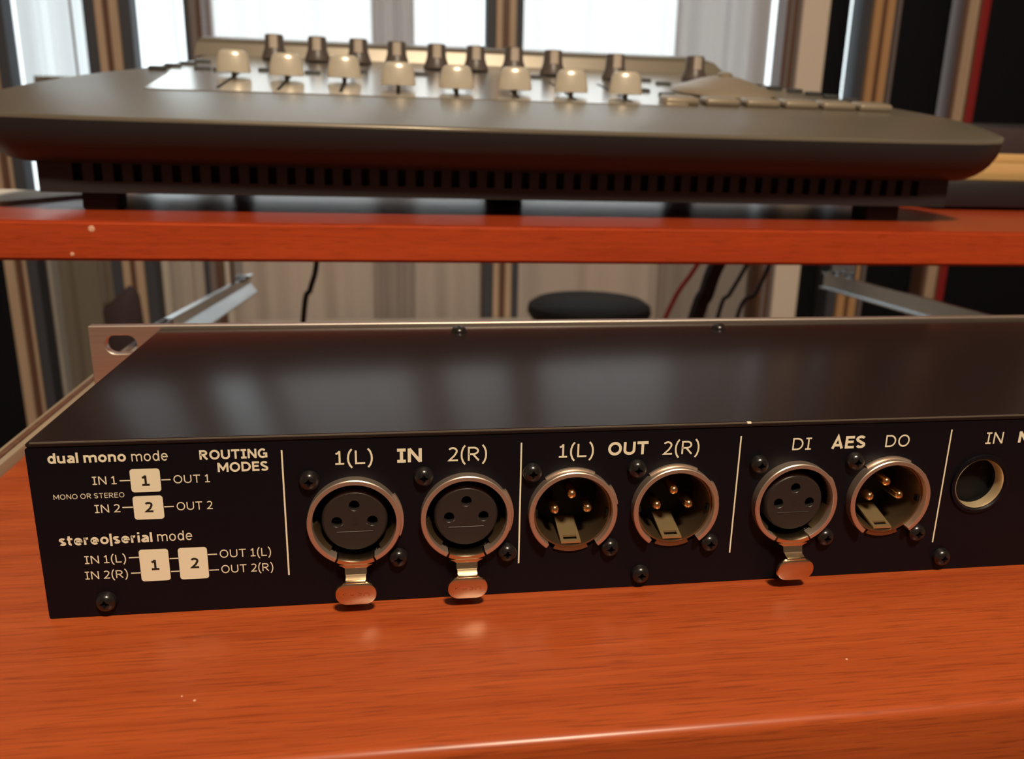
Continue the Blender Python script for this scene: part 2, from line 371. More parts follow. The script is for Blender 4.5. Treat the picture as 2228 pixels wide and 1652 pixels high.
# ------------------------------------------------------------------ the room
FZ, CZ = -700.0, 1750.0
struct('floor', MB().box((-2200, -2600, FZ - 20), (2700, 1640, FZ)), 'parquet')
struct('ceiling', MB().box((-2200, -2600, CZ), (2700, 1640, CZ + 20)), 'ceiling_white')
struct('wall_left', MB().box((-2220, -2600, FZ), (-2200, 1640, CZ)), 'plaster')
struct('wall_right', MB().box((2700, -2600, FZ), (2720, 1640, CZ)), 'plaster')
struct('wall_near', MB().box((-2200, -2620, FZ), (2700, -2600, CZ)), 'plaster')
WX0, WX1, WZ0, WZ1 = -640.0, 1380.0, -20.0, 1400.0
far = MB()
far.box((-2200, 1580, FZ), (2700, 1640, WZ0)); far.box((-2200, 1580, WZ1), (2700, 1640, CZ))
far.box((-2200, 1580, WZ0), (WX0, 1640, WZ1)); far.box((WX1, 1580, WZ0), (2700, 1640, WZ1))
struct('wall_far', far, 'plaster')
win = link('window_1', None); win['kind'] = 'structure'
struct('window_pane', MB().box((WX0, 1608, WZ0), (WX1, 1612, WZ1)), 'window_glass', win)
struct('window_sill', MB().bevbox((WX0 - 20, 1552, WZ0 - 24), (WX1 + 20, 1606, WZ0), 4), 'white_paint', win)
for x in (WX0, -262, 298, 850, WX1):
    struct('window_frame', MB().bevbox((x - 14, 1596, WZ0), (x + 14, 1624, WZ1), 3), 'mauve_frame', win)
struct('window_frame', MB().bevbox((WX0, 1596, WZ1 - 30), (WX1, 1624, WZ1), 3), 'mauve_frame', win)

def upright(cols, label, y=1480.0):
    """a tall post made of side-by-side strips: cols = [(name, x0, x1, material, forward)]"""
    xm = (cols[0][1] + cols[-1][2]) / 2
    t = thing('wooden_post', label, 'post', (xm, y, FZ), 'tall posts along the window')
    for nm, x0, x1, m, fw in cols:
        part(nm, MB().bevbox((x0 - xm, -fw, 0), (x1 - xm, 40, CZ - FZ), 1.2, 1), m, t)
    return t
upright([('dark_panel', -760, -622, 'black_panel', 6), ('face_strip', -622, -604, 'tan_wood', 16), ('core_strip', -604, -594, 'brown_wood', 10), ('face_strip', -594, -588, 'tan_wood', 8), ('seal_strip', -588, -570, 'slate_seal', 4)],
        'post with pale front strip and black panel, at the far left under the desktop')
upright([('seal_strip', -440, -418, 'slate_seal', 4), ('face_strip', -418, -405, 'tan_wood', 12), ('core_strip', -405, -395, 'brown_wood', 8), ('face_strip', -395, -380, 'tan_wood', 12), ('seal_strip', -380, -361, 'slate_seal', 4)],
        'tan and brown striped post beside the left grey curtain')
upright([('frame_strip', -273, -262, 'slate_seal', 4), ('face_strip', -262, -250, 'mauve_frame', 10), ('seal_strip', -250, -243, 'brown_wood', 6)],
        'slim mauve grey post with dark edge, second from left')
upright([('seal_strip', 264, 281, 'slate_seal', 4), ('face_strip', 281, 293, 'tan_wood', 12), ('core_strip', 293, 305, 'brown_wood', 8), ('face_strip', 305, 318, 'tan_wood', 12), ('seal_strip', 318, 333, 'slate_seal', 4)],
        'tan and brown striped post in the middle of the bright window')
upright([('core_strip', 844, 850, 'brown_wood', 8), ('core_strip', 850, 858, 'mauve_frame', 10), ('core_strip', 858, 866, 'brown_wood', 8), ('core_strip', 866, 874, 'mauve_frame', 10), ('wide_board', 874, 929, 'cream_wall', 14)],
        'post with a wide cream board, right of the grey curtain')
upright([('seal_strip', 1002, 1022, 'slate_seal', 4), ('face_strip', 1022, 1038, 'orange_wood', 14), ('core_strip', 1038, 1048, 'brown_wood', 8), ('face_strip', 1048, 1064, 'orange_wood', 14), ('seal_strip', 1064, 1074, 'slate_seal', 4), ('bead', 1074, 1081, 'mauve_frame', 8)],
        'orange tan striped post between two black dividers')
upright([('core_strip', 1215, 1222, 'brown_wood', 6), ('face_strip', 1222, 1231, 'tan_wood', 12), ('face_strip', 1231, 1242, 'tan_wood', 14), ('core_strip', 1242, 1252, 'brown_wood', 8)],
        'narrow tan post beside the tall red board')
def blackp(x0, x1, label):
    t = thing('black_divider', label, 'divider', ((x0 + x1) / 2, 1500, FZ), 'tall black dividers right of the window')
    h = (x1 - x0) / 2
    part('frame', MB().bevbox((-h, -6, 0), (h, 20, CZ - FZ), 3, 2), 'black_panel', t)
    part('cloth_face', MB().bevbox((-h + 8, -10, 12), (h - 8, -5, CZ - FZ - 12), 2, 2), 'black_panel', t)
blackp(929, 986, 'narrow black divider next to the cream board')
blackp(1081, 1202, 'wide black divider between the orange tan post and the red board')
blackp(1275, 1560, 'widest black divider, right of the red board')
solo('red_board', MB().bevbox((1253, 1476, FZ), (1273, 1520, CZ), 2, 2), 'red_board', 'tall thin red board standing beside the widest black divider', 'board')

def curtain(name, x0, x1, y, m, label, amp=14, wave=62, z0=-690.0, z1=1450.0, drift=0.0, group='curtains at the window'):
    rnd = random.Random(int(x0 * 7 + y)); n = max(10, int((x1 - x0) / 5)); rows = (z0, -300.0, 200.0, z1)
    ph = [rnd.uniform(0, 6.28) for _ in range(4)]
    mb = MB(); vs = []
    for zi, z in enumerate(rows):
        for i in range(n + 1):
            u = i / n; x = x0 + (x1 - x0) * u
            yy = y + amp * math.sin(2 * math.pi * x / wave + ph[0] + 0.25 * zi) + amp * 0.5 * math.sin(2 * math.pi * x / (wave * 0.43) + ph[1] + 0.4 * zi)
            vs.append((x + drift * (z - z1) / 1000 * (u - 0.5) + 4 * math.sin(zi + ph[2]), yy, z))
    fs = [(r * (n + 1) + i, r * (n + 1) + i + 1, (r + 1) * (n + 1) + i + 1, (r + 1) * (n + 1) + i) for r in range(len(rows) - 1) for i in range(n)]
    mb.add(vs, fs, True)
    return solo(name, mb, m, label, 'curtain', group, base=((x0 + x1) / 2, y, z0))
curtain('curtain', -566, -444, 1545, 'pale_cloth', 'pale blue grey curtain at the left edge, left of the striped post', 16, 74)
curtain('curtain', -548, -450, 1505, 'brown_cloth', 'short grey brown curtain low beside the left striped post', 4, 60, z1=-40)
curtain('curtain', -355, -276, 1540, 'sheer_cloth', 'bright narrow curtain between the two left posts', 8, 44, z1=-20)
curtain('curtain', -240, 262, 1540, 'sheer_cloth', 'sheer bright curtain left of the middle post', 20, 150)
curtain('curtain', 50, 128, 1492, 'grey_cloth', 'thin grey curtain fold just left of the middle post', 7, 40)
curtain('curtain', 335, 660, 1540, 'sheer_cloth', 'sheer bright curtain right of the middle post', 20, 170)
curtain('curtain', 640, 826, 1518, 'grey_cloth', 'grey curtain gathered beside the post with the cream board', 12, 110)
solo('blind_cord', MB().tube([(-294, 1500, 1400), (-294, 1500, 300), (-290, 1498, 200), (-286, 1500, 140)], 1.6, 6), 'mauve_frame', 'thin cord hanging in the bright gap between the two left posts', 'cord')

rad = thing('radiator', 'low white radiator under the window, seen beneath the desktop', 'radiator', (85, 1425, FZ))
part('panel', MB().bevbox((-270, -30, 90), (270, 30, 455), 6), 'white_paint', rad)
part('top_grille', MB().bevbox((-272, -34, 452), (272, 34, 462), 3), 'white_paint', rad)
for x in (-200, 200): part('foot', MB().bevbox((x - 15, -25, 0), (x + 15, 25, 92), 3), 'white_paint', rad)

st = thing('stool', 'black padded stool in front of the grey curtain, under the desktop', 'stool', (427, 1250, FZ))
part('seat', MB().lathe([(0, 500), (92, 500), (104, 506), (110, 516), (108, 528), (96, 536), (0, 537)], 'Z', 40), 'padding', st)
part('seat_ring', MB().lathe([(60, 490), (84, 490), (86, 501), (60, 501), (60, 490)], 'Z', 32), 'mauve_frame', st)
part('column', MB().lathe([(0, 20), (22, 20), (20, 60), (20, 492), (0, 492)], 'Z', 20), 'steel', st)
part('base', MB().lathe([(0, 0), (150, 0), (150, 8), (60, 20), (24, 34), (0, 34)], 'Z', 40), 'padding', st)

bag = thing('cloth_bag', 'dark bundled bag hanging in front of the left striped post', 'bag', (-374, 1300, -290))
bm_ = MB(); rows = []
for k, (z, rx, ry) in enumerate(((0, 18, 14), (20, 28, 20), (70, 31, 22), (115, 30, 20), (128, 27, 15), (134, 16, 8))):
    rows.append([(rx * math.cos(a) * (1 + 0.08 * math.sin(3 * a + k)), ry * math.sin(a), z + (14 * math.cos(a) if k >= 3 else 0)) for a in [2 * math.pi * i / 20 for i in range(20)]])
bm_.add([p for r in rows for p in r], [(k * 20 + i, k * 20 + (i + 1) % 20, (k + 1) * 20 + (i + 1) % 20, (k + 1) * 20 + i) for k in range(5) for i in range(20)] + [list(range(20))[::-1], list(range(100, 120))], True)
part('bag_body', bm_, 'bag_cloth', bag)
part('drawstring', MB().tube([(-27, 0, 120), (-28, 0, 300), (-28, 0, 1000), (-28, 0, CZ + 290)], 1.8, 6), 'mauve_frame', bag)

# ------------------------------------------------------------------ the desk: raised top, side panels, drawer slides
DK = 0.0065; DT = 18.0
def dz(x): return 70.1 - DK * x
desk = thing('desk', 'red mahogany desk whose thick front edge crosses the picture', 'desk', (150, 217, FZ))
ox, oy, oz = 150, 217, FZ
tilt = math.atan(DK)
top = MB().slab([(-560, 0), (900, 0), (900, 503), (-205, 503), (-222, 172), (-560, 172)], -DT, 0, 1.4, 3)
o = part('desktop', top, 'mahogany_edge', desk, (0, 0, dz(150) - oz)); o.rotation_euler = (0, tilt, 0)
for x, z, r_ in ((-52.2, 66.9, 1.6), (-61.6, 55.6, 1.0)):       # two pale chips in the front edge
    part('pale_chip', MB().lathe([(0.01, -0.25), (r_ * 0.7, -0.25), (r_, 0.1)], 'Y', 14, (x - ox, 0.0, z - oz)), 'pale_chip', desk)
for x in (-540, 860):
    h = dz(150 + x) - DT - FZ
    part('side_panel', MB().bevbox((x - 9, 14, 0), (x + 9, 160 if x < 0 else 490, h + 0.08), 1), 'mahogany_edge', desk)
def slide(name, X, s, y0, z0, y1, z1, web, lip_t, lip_b, sl):
    """C-shaped steel slide; s = +1 opens towards +x"""
    mb = MB(); t = 1.2
    sec = [(0, 0), (s * lip_t, 0), (s * lip_t, -t), (s * t, -t), (s * t, -web * sl), (s * lip_b, -web + t), (s * lip_b, -web), (0, -web)]
    n = len(sec); vs = [(X + a, y0, z0 + b) for a, b in sec] + [(X + a, y1, z1 + b) for a, b in sec]
    mb.add(vs, [(i, (i + 1) % n, n + (i + 1) % n, n + i) for i in range(n)] + [list(range(n)), list(range(n, 2 * n))])
    mb.v = [(p[0] - ox, p[1] - oy, p[2] - oz) for p in mb.v]
    return part(name, mb, 'steel', desk, label='bright steel drawer slide')
for X, s, y0, z0, y1, z1, web in ((-62, 1, 334, -1.9, 686, -27, 19), (545, -1, 334, -13.4, 662, -22.5, 17)):
    r = slide('drawer_slide', X, s, y0, z0, y1, z1, web, 5, 7.5 if s > 0 else 6, 0.5 if s > 0 else 0.92)
    zu = dz(X) - DT
    b = MB(); b.bevbox((X - s * 3 - 0.8 - ox, 606 - oy, z1 - 16 - oz), (X - s * 3 + 0.8 + s * 3 - ox, 650 - oy, zu - oz + 0.3), 0.3, 1)
    b.bevbox((min(X, X + s * 16) - ox, 606 - oy, zu - 1.6 - oz), (max(X, X + s * 16) - ox, 650 - oy, zu + 0.3 - oz), 0.3, 1)
    part('slide_bracket', b, 'steel', desk)
    for y in (616, 640):
        part('bolt', MB().lathe([(0, 0), (4.2, 0), (4.2, 2.4), (3.2, 3.2), (0, 3.4)], 'Z', 6, (X + s * 5 - ox, y - oy, z1 + (y1 - y) * 0.05 - oz)), 'steel', desk)

# ------------------------------------------------------------------ the pulled-out keyboard tray
tray = thing('keyboard_tray', 'mahogany keyboard tray pulled out in the foreground under the black rack unit', 'tray', (245, 0, -18.15))
tx = 245
tb = MB(); tb.bevbox((-49 - tx, -53.5, 0), (540 - tx, 300, 18), 2.4, 5)
part('tray_board', tb, 'mahogany', tray)
for x, y, r_ in ((39.5, -33.9, 0.35), (36.7, -32.3, 0.25), (178.8, -35.5, 0.35)):
    part('dust_fleck', MB().lathe([(r_, -0.05), (r_ * 0.6, 0.12), (0.01, 0.14)], 'Z', 8, (x - tx, y, 18)), 'pale_chip', tray)
for X, s in ((-49, -1), (540, 1)):
    q = MB(); q.bevbox((min(0, s * 7) + X - tx, 30, 6), (max(0, s * 7) + X - tx, 330, 20.6), 0.9, 2)
    part('slide_rail', q, 'slide_tan', tray, label='pale slide rail along the tray edge')
    q = MB(); q.bevbox((min(s * 2.2, s * 4.4) + X - tx, 36, 20.2), (max(s * 2.2, s * 4.4) + X - tx, 326, 21.4), 0.4, 2)
    part('rail_bead', q, 'brown_wood', tray)

# ------------------------------------------------------------------ the rack unit, seen from its back
rack = thing('rack_unit', 'black rack mount audio unit with round sockets and cream lettering on tray', 'audio unit', (0, 0, 0))
HX, D = 436.0, 114.0
ZC = 22.0; SX = (70.6, 97.05, 123.1, 149.1, 180.6, 206.3)
part('top_cover', MB().bevbox((0, 0, 42.0), (HX, D, 43.6), 1.0, 5, only=lambda e: all(q.co.y < 1 for q in e.verts) or all(q.co.x < 1 for q in e.verts)), 'black_metal', rack)
part('edge_highlight', MB().tube([(1.2, 0.34, 43.3), (HX / 2, 0.34, 43.3), (HX - 1.2, 0.34, 43.3)], 0.3, 8), 'highlight_paint', rack, label='painted highlight along the edge of the black cover')  # thin pale tube stands in for light caught on the front edge
part('paint_chip', MB().bevbox((166.3, 0.0, 43.05), (167.5, 0.7, 43.68), 0.15, 1), 'ink_cream', rack)
part('bottom_plate', MB().box((0, 1.4, 0), (HX, D, 1.2)), 'black_metal', rack)
for x in (0.0, HX - 1.4): part('side_wall', MB().box((x, 1.4, 1.2), (x + 1.4, D, 42)), 'black_metal', rack)
holes = [circle(x, ZC, 10.9) for x in SX] + [circle(232.6, 24.6, 8.0), circle(262, 24.6, 8.0), circle(291, 24.6, 8.0)]
holed('rear_panel', rrect(0, 0, HX, 42.2, 0.4), holes, 1.4, 'panel_black', rack, 0.15)
ear = [rrect(a, b - 3.3, a + 10.4, b + 3.3, 3.25) for a in (-18.2, HX + 7.8) for b in (38.1, 6.6)]
fp = holed('faceplate', rrect(-23.3, 0, HX + 23.3, 44.75, 0.4), ear, 3.6, 'aluminium', rack, D, 0.3)
fp['label'] = 'brushed aluminium front plate with slotted ears'

def crossed(k, a, r):
    """cross-shaped recess in the middle of a screw head"""
    return r * (1.0 + 0.55 * max(0, math.cos(4 * a)) - 0.25) if k in (0, 1, 2) else r
def screw_head(r, h, axis, flip=False):
    pr = [(0.001, -h * 0.15), (r * 0.30, -h * 0.15), (r * 0.34, -h * 0.93), (r * 0.62, -h * 0.86), (r * 0.86, -h * 0.6), (r * 0.97, -h * 0.3), (r, 0)]
    if axis == 'Z': pr = [(a, -b) for a, b in pr]
    return MB().lathe(pr, axis, 24, rf=lambda k, a, q: crossed(k, a, q))
ps = part('panel_screw', screw_head(2.45, 2.1, 'Y'), 'screw_black', rack, (SX[0] - 10.1, 0.15, ZC + 10.4))
for i, x in enumerate(SX):
    if i: copy_to(ps, (x - 10.1, 0.15, ZC + 10.4), rack)
    copy_to(ps, (x + 10.1, 0.15, ZC - 10.5), rack)
for x, z in ((13.0, 3.9), (141.6, 3.6), (225.0, 3.9)): copy_to(ps, (x, 0.15, z), rack)
cs = part('cover_screw', screw_head(2.9, 2.0, 'Z'), 'screw_black', rack, (103.6, 104.2, 43.55))
for x in (199.6,): copy_to(cs, (x, 104.2, 43.55), rack)

def ring_profile(): return [(9.75, 9.0), (9.75, -2.35), (9.85, -2.5), (10.75, -2.5), (10.95, -2.3), (10.95, 0.4), (10.85, 9.0)]
def make_female(x, push):
    r = part('input_socket', MB().lathe(ring_profile(), 'Y', 72, a0=-90 + 27, a1=270 - 27, caps=True), 'nickel', rack, (x, 0, ZC))
    part('socket_lug', MB().lathe([(10.9, 1.0), (10.9, -1.0), (11.5, -0.9), (11.5, 1.0)], 'Y', 12, a0=-22, a1=34, caps=True), 'nickel', r)
    part('socket_sleeve', MB().lathe([(9.75, 0.5), (9.75, 13.5), (0.01, 13.5)], 'Y', 48), 'hole_black', r)
    part('inner_spring', MB().lathe([(9.70, -0.6), (8.9, 0.6), (8.7, 7.0), (9.70, 7.2)], 'Y', 14, a0=185, a1=232, caps=True), 'nickel_liner', r)
    part('inner_spring', MB().lathe([(9.70, -0.6), (8.9, 0.6), (8.7, 7.0), (9.70, 7.2)], 'Y', 14, a0=308, a1=352, caps=True), 'nickel_liner', r)
    # insert with three real pin holes
    pins = [(0, 4.05), (-4.15, 0.0), (4.15, 0.0)]
    holed('insert_face', circle(0, 0, 7.15, 40), [circle(a, b, 1.25, 18) for a, b in pins], 1.2, 'insert_plastic', r, -0.9)
    part('insert', MB().lathe([(7.15, -0.9), (7.55, -0.55), (7.75, 0.2), (7.75, 13.0)], 'Y', 48), 'insert_plastic', r)
    pt = MB()
    for a, b in pins: pt.lathe([(1.25, 0.2), (1.25, 8), (0.01, 8)], 'Y', 16, (a, 0, b))
    part('pin_hole', pt, 'hole_black', r)
    rim = MB()
    for a, b in pins: rim.lathe([(1.27, -0.88), (1.40, -1.02), (1.62, -0.88)], 'Y', 18, (a, 0, b), a0=200, a1=340)
    rim.bevbox((-4.3, -1.0, -2.85), (4.3, -0.85, -2.6), 0.05, 1)
    part('raised_mark', rim, 'insert_plastic', r)
    lettering('2', 0, -0.55, 0.75, -0.95, 1.5, r, -0.93, 'insert_plastic', 'raised_numeral')
    # latch: arc plate in the gap of the ring, neck, forward bend, wide press tab
    lt = MB().lathe([(9.6, 2.0), (9.6, -2.4), (9.75, -2.75), (10.7, -2.75), (10.95, -2.3), (10.95, 2.0)], 'Y', 18, a0=-90 - 24.5, a1=-90 + 24.5, caps=True)
    def sheet(pr, hw, th):
        vs = []
        for y, z in pr: vs += [(-hw, y, z), (hw, y, z), (hw, y + th, z - 0.12), (-hw, y + th, z - 0.12)]
        fs = [(0, 1, 2, 3), tuple(range(4 * len(pr) - 4, 4 * len(pr)))[::-1]]
        for i in range(len(pr) - 1):
            o = 4 * i; fs += [(o, o + 4, o + 5, o + 1), (o + 1, o + 5, o + 6, o + 2), (o + 2, o + 6, o + 7, o + 3), (o + 3, o + 7, o + 4, o)]
        lt.add(vs, fs)
    sheet([(-2.5, -9.9), (-2.75, -10.6), (-3.1, -11.6), (-3.5, -12.65)], 2.55, 0.7)
    sheet([(-3.5, -12.6), (-4.0, -12.95), (-4.9, -13.15), (-5.35, -13.3)], 2.35, 0.7)
    fillet = [(-2.5, -11.9), (-2.55, -11.2), (-3.1, -10.75), (-3.9, -10.4), (3.9, -10.4), (3.1, -10.75), (2.55, -11.2), (2.5, -11.9)]
    lt.prism_y(fillet, -2.95, -2.4)
    part('latch_neck', lt, 'latch_metal', r)
    tab = MB(); outl = rrect(-4.85, -19.4, 4.85, -13.5, 2.75, 7)
    for k, (g, yy) in enumerate(((0.45, -6.1), (0.12, -5.95), (0.0, -5.6), (0.0, -5.0))):
        n = len(outl); cxm, czm = 0, -16.45
        ring = [((px - cxm) * (1 - g / 4.75) + cxm, yy + (pz - czm) * -0.08, (pz - czm) * (1 - g / 2.95) + czm) for px, pz in outl]
        tab.v += ring
    for k in range(3):
        for i in range(n): tab.f.append([k * n + i, k * n + (i + 1) % n, (k + 1) * n + (i + 1) % n, (k + 1) * n + i]); tab.sm.append(True)
    tab.f.append(list(range(n))[::-1]); tab.sm.append(False); tab.f.append(list(range(3 * n, 4 * n))); tab.sm.append(False)
    tab.bevbox((-2.35, -6.02, -14.2), (2.35, -5.2, -13.15), 0.18, 2)
    part('latch_tab', tab, 'latch_metal', r)
    if push:
        lettering('PUSH', 1, -3.2, 3.2, -16.9, 1.3, r, -6.16, 'latch_metal', 'raised_lettering')
    return r
def make_male(x):
    r = part('output_socket', MB().lathe(ring_profile(), 'Y', 72, a0=-90 + 37, a1=270 - 37, caps=True), 'nickel', rack, (x, 0, ZC))
    part('socket_lug', MB().lathe([(10.9, 1.0), (10.9, -1.0), (11.5, -0.9), (11.5, 1.0)], 'Y', 12, a0=8, a1=34, caps=True), 'nickel', r)
    part('top_lug', MB().lathe([(10.9, 1.0), (10.9, -0.6), (11.35, -0.5), (11.35, 1.0)], 'Y', 12, a0=62, a1=128, caps=True), 'nickel', r)
    part('socket_shell', MB().lathe([(10.0, 0.2), (9.6, -0.8), (9.2, -0.8), (8.95, 0.2), (8.35, 10.0)], 'Y', 64), 'nickel_liner', r)
    part('insert', MB().lathe([(8.35, 9.6), (7.9, 9.2), (0.01, 9.2)], 'Y', 48), 'hole_black', r)
    for a, b in ((0, 4.05), (-4.15, 0.1), (4.15, 0.1)):
        part('contact_pin', MB().lathe([(0.001, -0.1), (0.55, 0.0), (0.95, 0.3), (1.18, 0.9), (1.18, 9.6)], 'Y', 20, (a, 0, b)), 'brass', r)
    for ang in (88, 130, 182, -4):
        a = math.radians(ang); c = Vector((9.05 * math.cos(a), 0, 9.05 * math.sin(a)))
        part('notch', MB().box((-0.75, -0.6, -0.22), (0.75, 0.7, 0.5), lambda p, c=c, a=a: c + Vector((p.x * -math.sin(a) - p.z * math.cos(a), p.y, p.x * math.cos(a) - p.z * math.sin(a)))), 'hole_black', r)
    g = MB(); z0, z1 = -8.6, -8.1
    rise = lambda p: Vector((p.x, p.y, p.z + max(0.0, p.y + 0.5) * 0.26))     # the tab climbs towards the back
    for q0, q1 in (((-2.5, -0.6, z0), (2.5, 0.3, z1)), ((-2.5, 0.3, z0), (-1.7, 1.7, z1)), ((1.7, 0.3, z0), (2.5, 1.7, z1)), ((-2.5, 1.7, z0), (2.5, 9.1, z1))): g.box(q0, q1, rise)
    part('ground_tab', g, 'tab_brass', r)
    sl = MB(); sl.box((-1.7, 0.3, z0 - 0.5), (1.7, 1.7, z0 - 0.3), rise); part('tab_slot', sl, 'hole_black', r)
    part('shell_lip', MB().lathe([(10.8, 0.3), (10.8, -0.45), (9.7, -0.6), (9.7, 0.3)], 'Y', 16, a0=-90 - 24, a1=-90 + 24, caps=True), 'nickel_liner', r)
    return r
make_female(SX[0], True); make_female(SX[1], True); make_female(SX[4], False)
for i in (2, 3, 5): make_male(SX[i])
for x in (232.6, 262, 291):
    r = part('round_socket', MB().lathe([(8.0, 1.2), (8.3, 0.15), (8.15, -0.35), (7.3, -0.45), (6.95, 0.0)], 'Y', 56), 'panel_black', rack, (x, 0, 24.6))
    part('socket_shell', MB().lathe([(7.0, 0.2), (6.75, 0.0), (6.6, 0.3), (6.3, 2.6)], 'Y', 56), 'bright_ring', r, label='bright metal ring inside the black socket')
    part('insert', MB().lathe([(6.5, 2.6), (6.45, 4.0), (0.01, 4.0)], 'Y', 40), 'hole_black', r)
    ph = MB()
    for k in range(5):
        a = math.radians(180 + 45 * k); ph.lathe([(0.01, 3.9), (0.8, 3.9), (0.8, 3.99)], 'Y', 12, (4.2 * math.cos(a), 0, -4.2 * math.sin(a)))
    part('pin_hole', ph, 'panel_black', r)

YI = 0.10
for row in [("dual mono",1,4.45,20.86,38.54,2.31),("mode",0,22.01,29.78,38.45,2.32),("ROUTING",1,36.60,51.47,38.34,2.25),("MODES",1,40.32,51.50,35.20,2.28),
 ("IN 1",0,13.17,18.29,33.15,1.94),("OUT 1",0,30.51,38.42,32.82,1.94),("MONO OR STEREO",0,4.59,19.61,29.89,1.20),("IN 2",0,12.94,18.36,26.27,1.96),("OUT 2",0,30.63,38.52,26.14,2.0),
 ("stereo|serial",1,4.42,24.60,18.50,2.35),("mode",0,25.68,33.43,18.56,2.35),("IN 1(L)",0,9.35,18.35,13.65,1.98),("IN 2(R)",0,9.01,18.36,9.69,2.0),
 ("OUT 1(L)",0,39.19,50.86,13.60,2.05),("OUT 2(R)",0,39.26,51.16,9.59,2.04),
 ("1(L)",0,66.60,75.22,36.04,3.35),("IN",1,80.84,86.58,36.06,3.42),("2(R)",0,92.52,101.98,35.96,3.45),("1(L)",0,119.38,127.96,35.93,3.40),("OUT",1,131.49,141.52,36.11,3.33),("2(R)",0,145.12,154.59,35.80,3.40),
 ("DI",0,178.91,183.87,35.86,3.2),("AES",1,189.36,198.51,35.87,3.25),("DO",0,204.01,210.58,35.86,3.2),("IN",0,232.04,236.92,35.82,3.12),("M",1,241.39,245.30,35.85,3.1)]:
    s, b, x0, x1, zb, cap = row
    lettering(s, b, x0, x1, zb, cap, rack, YI)
def flat(name, loop, y, m):
    n = len(loop); me = bpy.data.meshes.new(name); me.from_pydata([Vector((x, y, z)) * S for x, z in loop], [], [list(range(n))]); me.materials.append(MATS[m])
    return link(name, me, rack)
for (x0, z0, x1, z1), (s, a, b, zb, cap) in (((21.25, 30.95, 27.7, 36.6), ("1", 23.69, 25.32, 32.55, 2.45)), ((21.25, 24.2, 27.75, 30.0), ("2", 23.50, 25.50, 26.0, 2.49)),
        ((21.25, 8.45, 27.75, 16.6), ("1", 23.75, 25.45, 11.35, 2.55)), ((29.9, 8.45, 36.4, 16.6), ("2", 32.28, 34.35, 11.30, 2.6))):
    flat('routing_box', rrect(x0, z0, x1, z1, 0.7), YI, 'ink_cream')
    lettering(s, 2, a, b, zb, cap, rack, YI - 0.05, 'ink_black')
for a, b, z in ((18.95,20.9,33.91),(27.9,29.89,33.77),(18.87,20.85,27.36),(27.9,30.01,27.15),(18.98,21.0,14.72),(19.08,21.06,10.72),(27.89,29.68,14.0),(27.95,29.7,10.66),(36.51,38.58,14.59),(36.51,38.75,10.51)):
    b2 = b + 0.3 if b < 22 or 29.6 < b < 29.75 else b
    flat('routing_line', [(a, z - 0.14), (b2, z - 0.14), (b2, z + 0.14), (a, z + 0.14)], YI, 'ink_cream')
for x in (54.68, 110.2, 165.15, 221.95):
    flat('divider_line', [(x - 0.19, 8.2), (x + 0.19, 8.2), (x + 0.19, 40.05), (x - 0.19, 40.05)], YI, 'ink_cream')

# ------------------------------------------------------------------ the control surface on the desk
cx0, cy0 = 150.0, 265.0
con = thing('mixing_console', 'grey audio control surface with eight faders, knobs and jog wheel on desk', 'mixer', (cx0, cy0, dz(cx0)))
con.rotation_euler = (0, tilt, 0)
TA = math.tan(math.radians(9.5))
def deck(y): return 45.0 + TA * (y - 243.0)
def P(x, y, z): return (x - cx0, y - cy0, z)
ol = [(-122, 270), (-114, 255), (-98, 248), (-60, 245), (0, 244), (75, 243), (150, 242), (225, 242.5), (300, 243.5), (360, 245), (398, 247.5), (414, 252), (424, 264), (431, 285), (437, 312), (436, 335), (432, 352), (424, 375), (413, 400), (404, 425),
      (397, 445), (389, 475), (384, 497), (376, 525), (372, 540), (366, 570), (360, 600), (150, 604), (-70, 600), (-66, 560), (-66, 521), (-76, 485), (-86, 455), (-95, 436), (-105, 416), (-115, 385), (-122, 355), (-126, 330), (-126, 300)]
BX0, BX1, BY0, BY1, ZB = -90.0, 395.0, 266.0, 560.0, 23.5
def zb(y): return ZB + max(0.0, y - 400.0) * 0.12
BE = 402.0
n = len(ol)
mb = MB(); rings = []
for k in range(9):
    t = math.radians(90 * k / 8)
    rg = []
    for x, y in ol:
        bx = min(max(x, BX0), BX1); by = min(max(y, BY0), BY1)
        rg.append(P(bx + (x - bx) * math.cos(t), by + (y - by) * math.cos(t), zb(by) + (deck(y) - 2.0 - zb(by)) * (1 - math.sin(t))))
    mb.v += rg
for k in range(8):
    for i in range(n): mb.f.append([k * n + i, k * n + (i + 1) % n, (k + 1) * n + (i + 1) % n, (k + 1) * n + i]); mb.sm.append(True)
mb.f.append(list(range(8 * n, 9 * n))); mb.sm.append(False)
part('lower_shell', mb, 'console_dark', con)
mb = MB()
for g, h in ((0.0, -2.0), (0.0, -1.0), (0.7, -0.25), (2.2, 0.0)):
    for x, y in ol:
        dx, dy = 155 - x, 420 - y; l = math.hypot(dx, dy); mb.v.append(P(x + dx / l * g, y + dy / l * g, deck(y + dy / l * g) + h))
for k in range(3):
    for i in range(n): mb.f.append([k * n + i, k * n + (i + 1) % n, (k + 1) * n + (i + 1) % n, (k + 1) * n + i]); mb.sm.append(True)
mb.f.append(list(range(3 * n, 4 * n))); mb.sm.append(False)
part('top_deck', mb, 'console_grey', con)
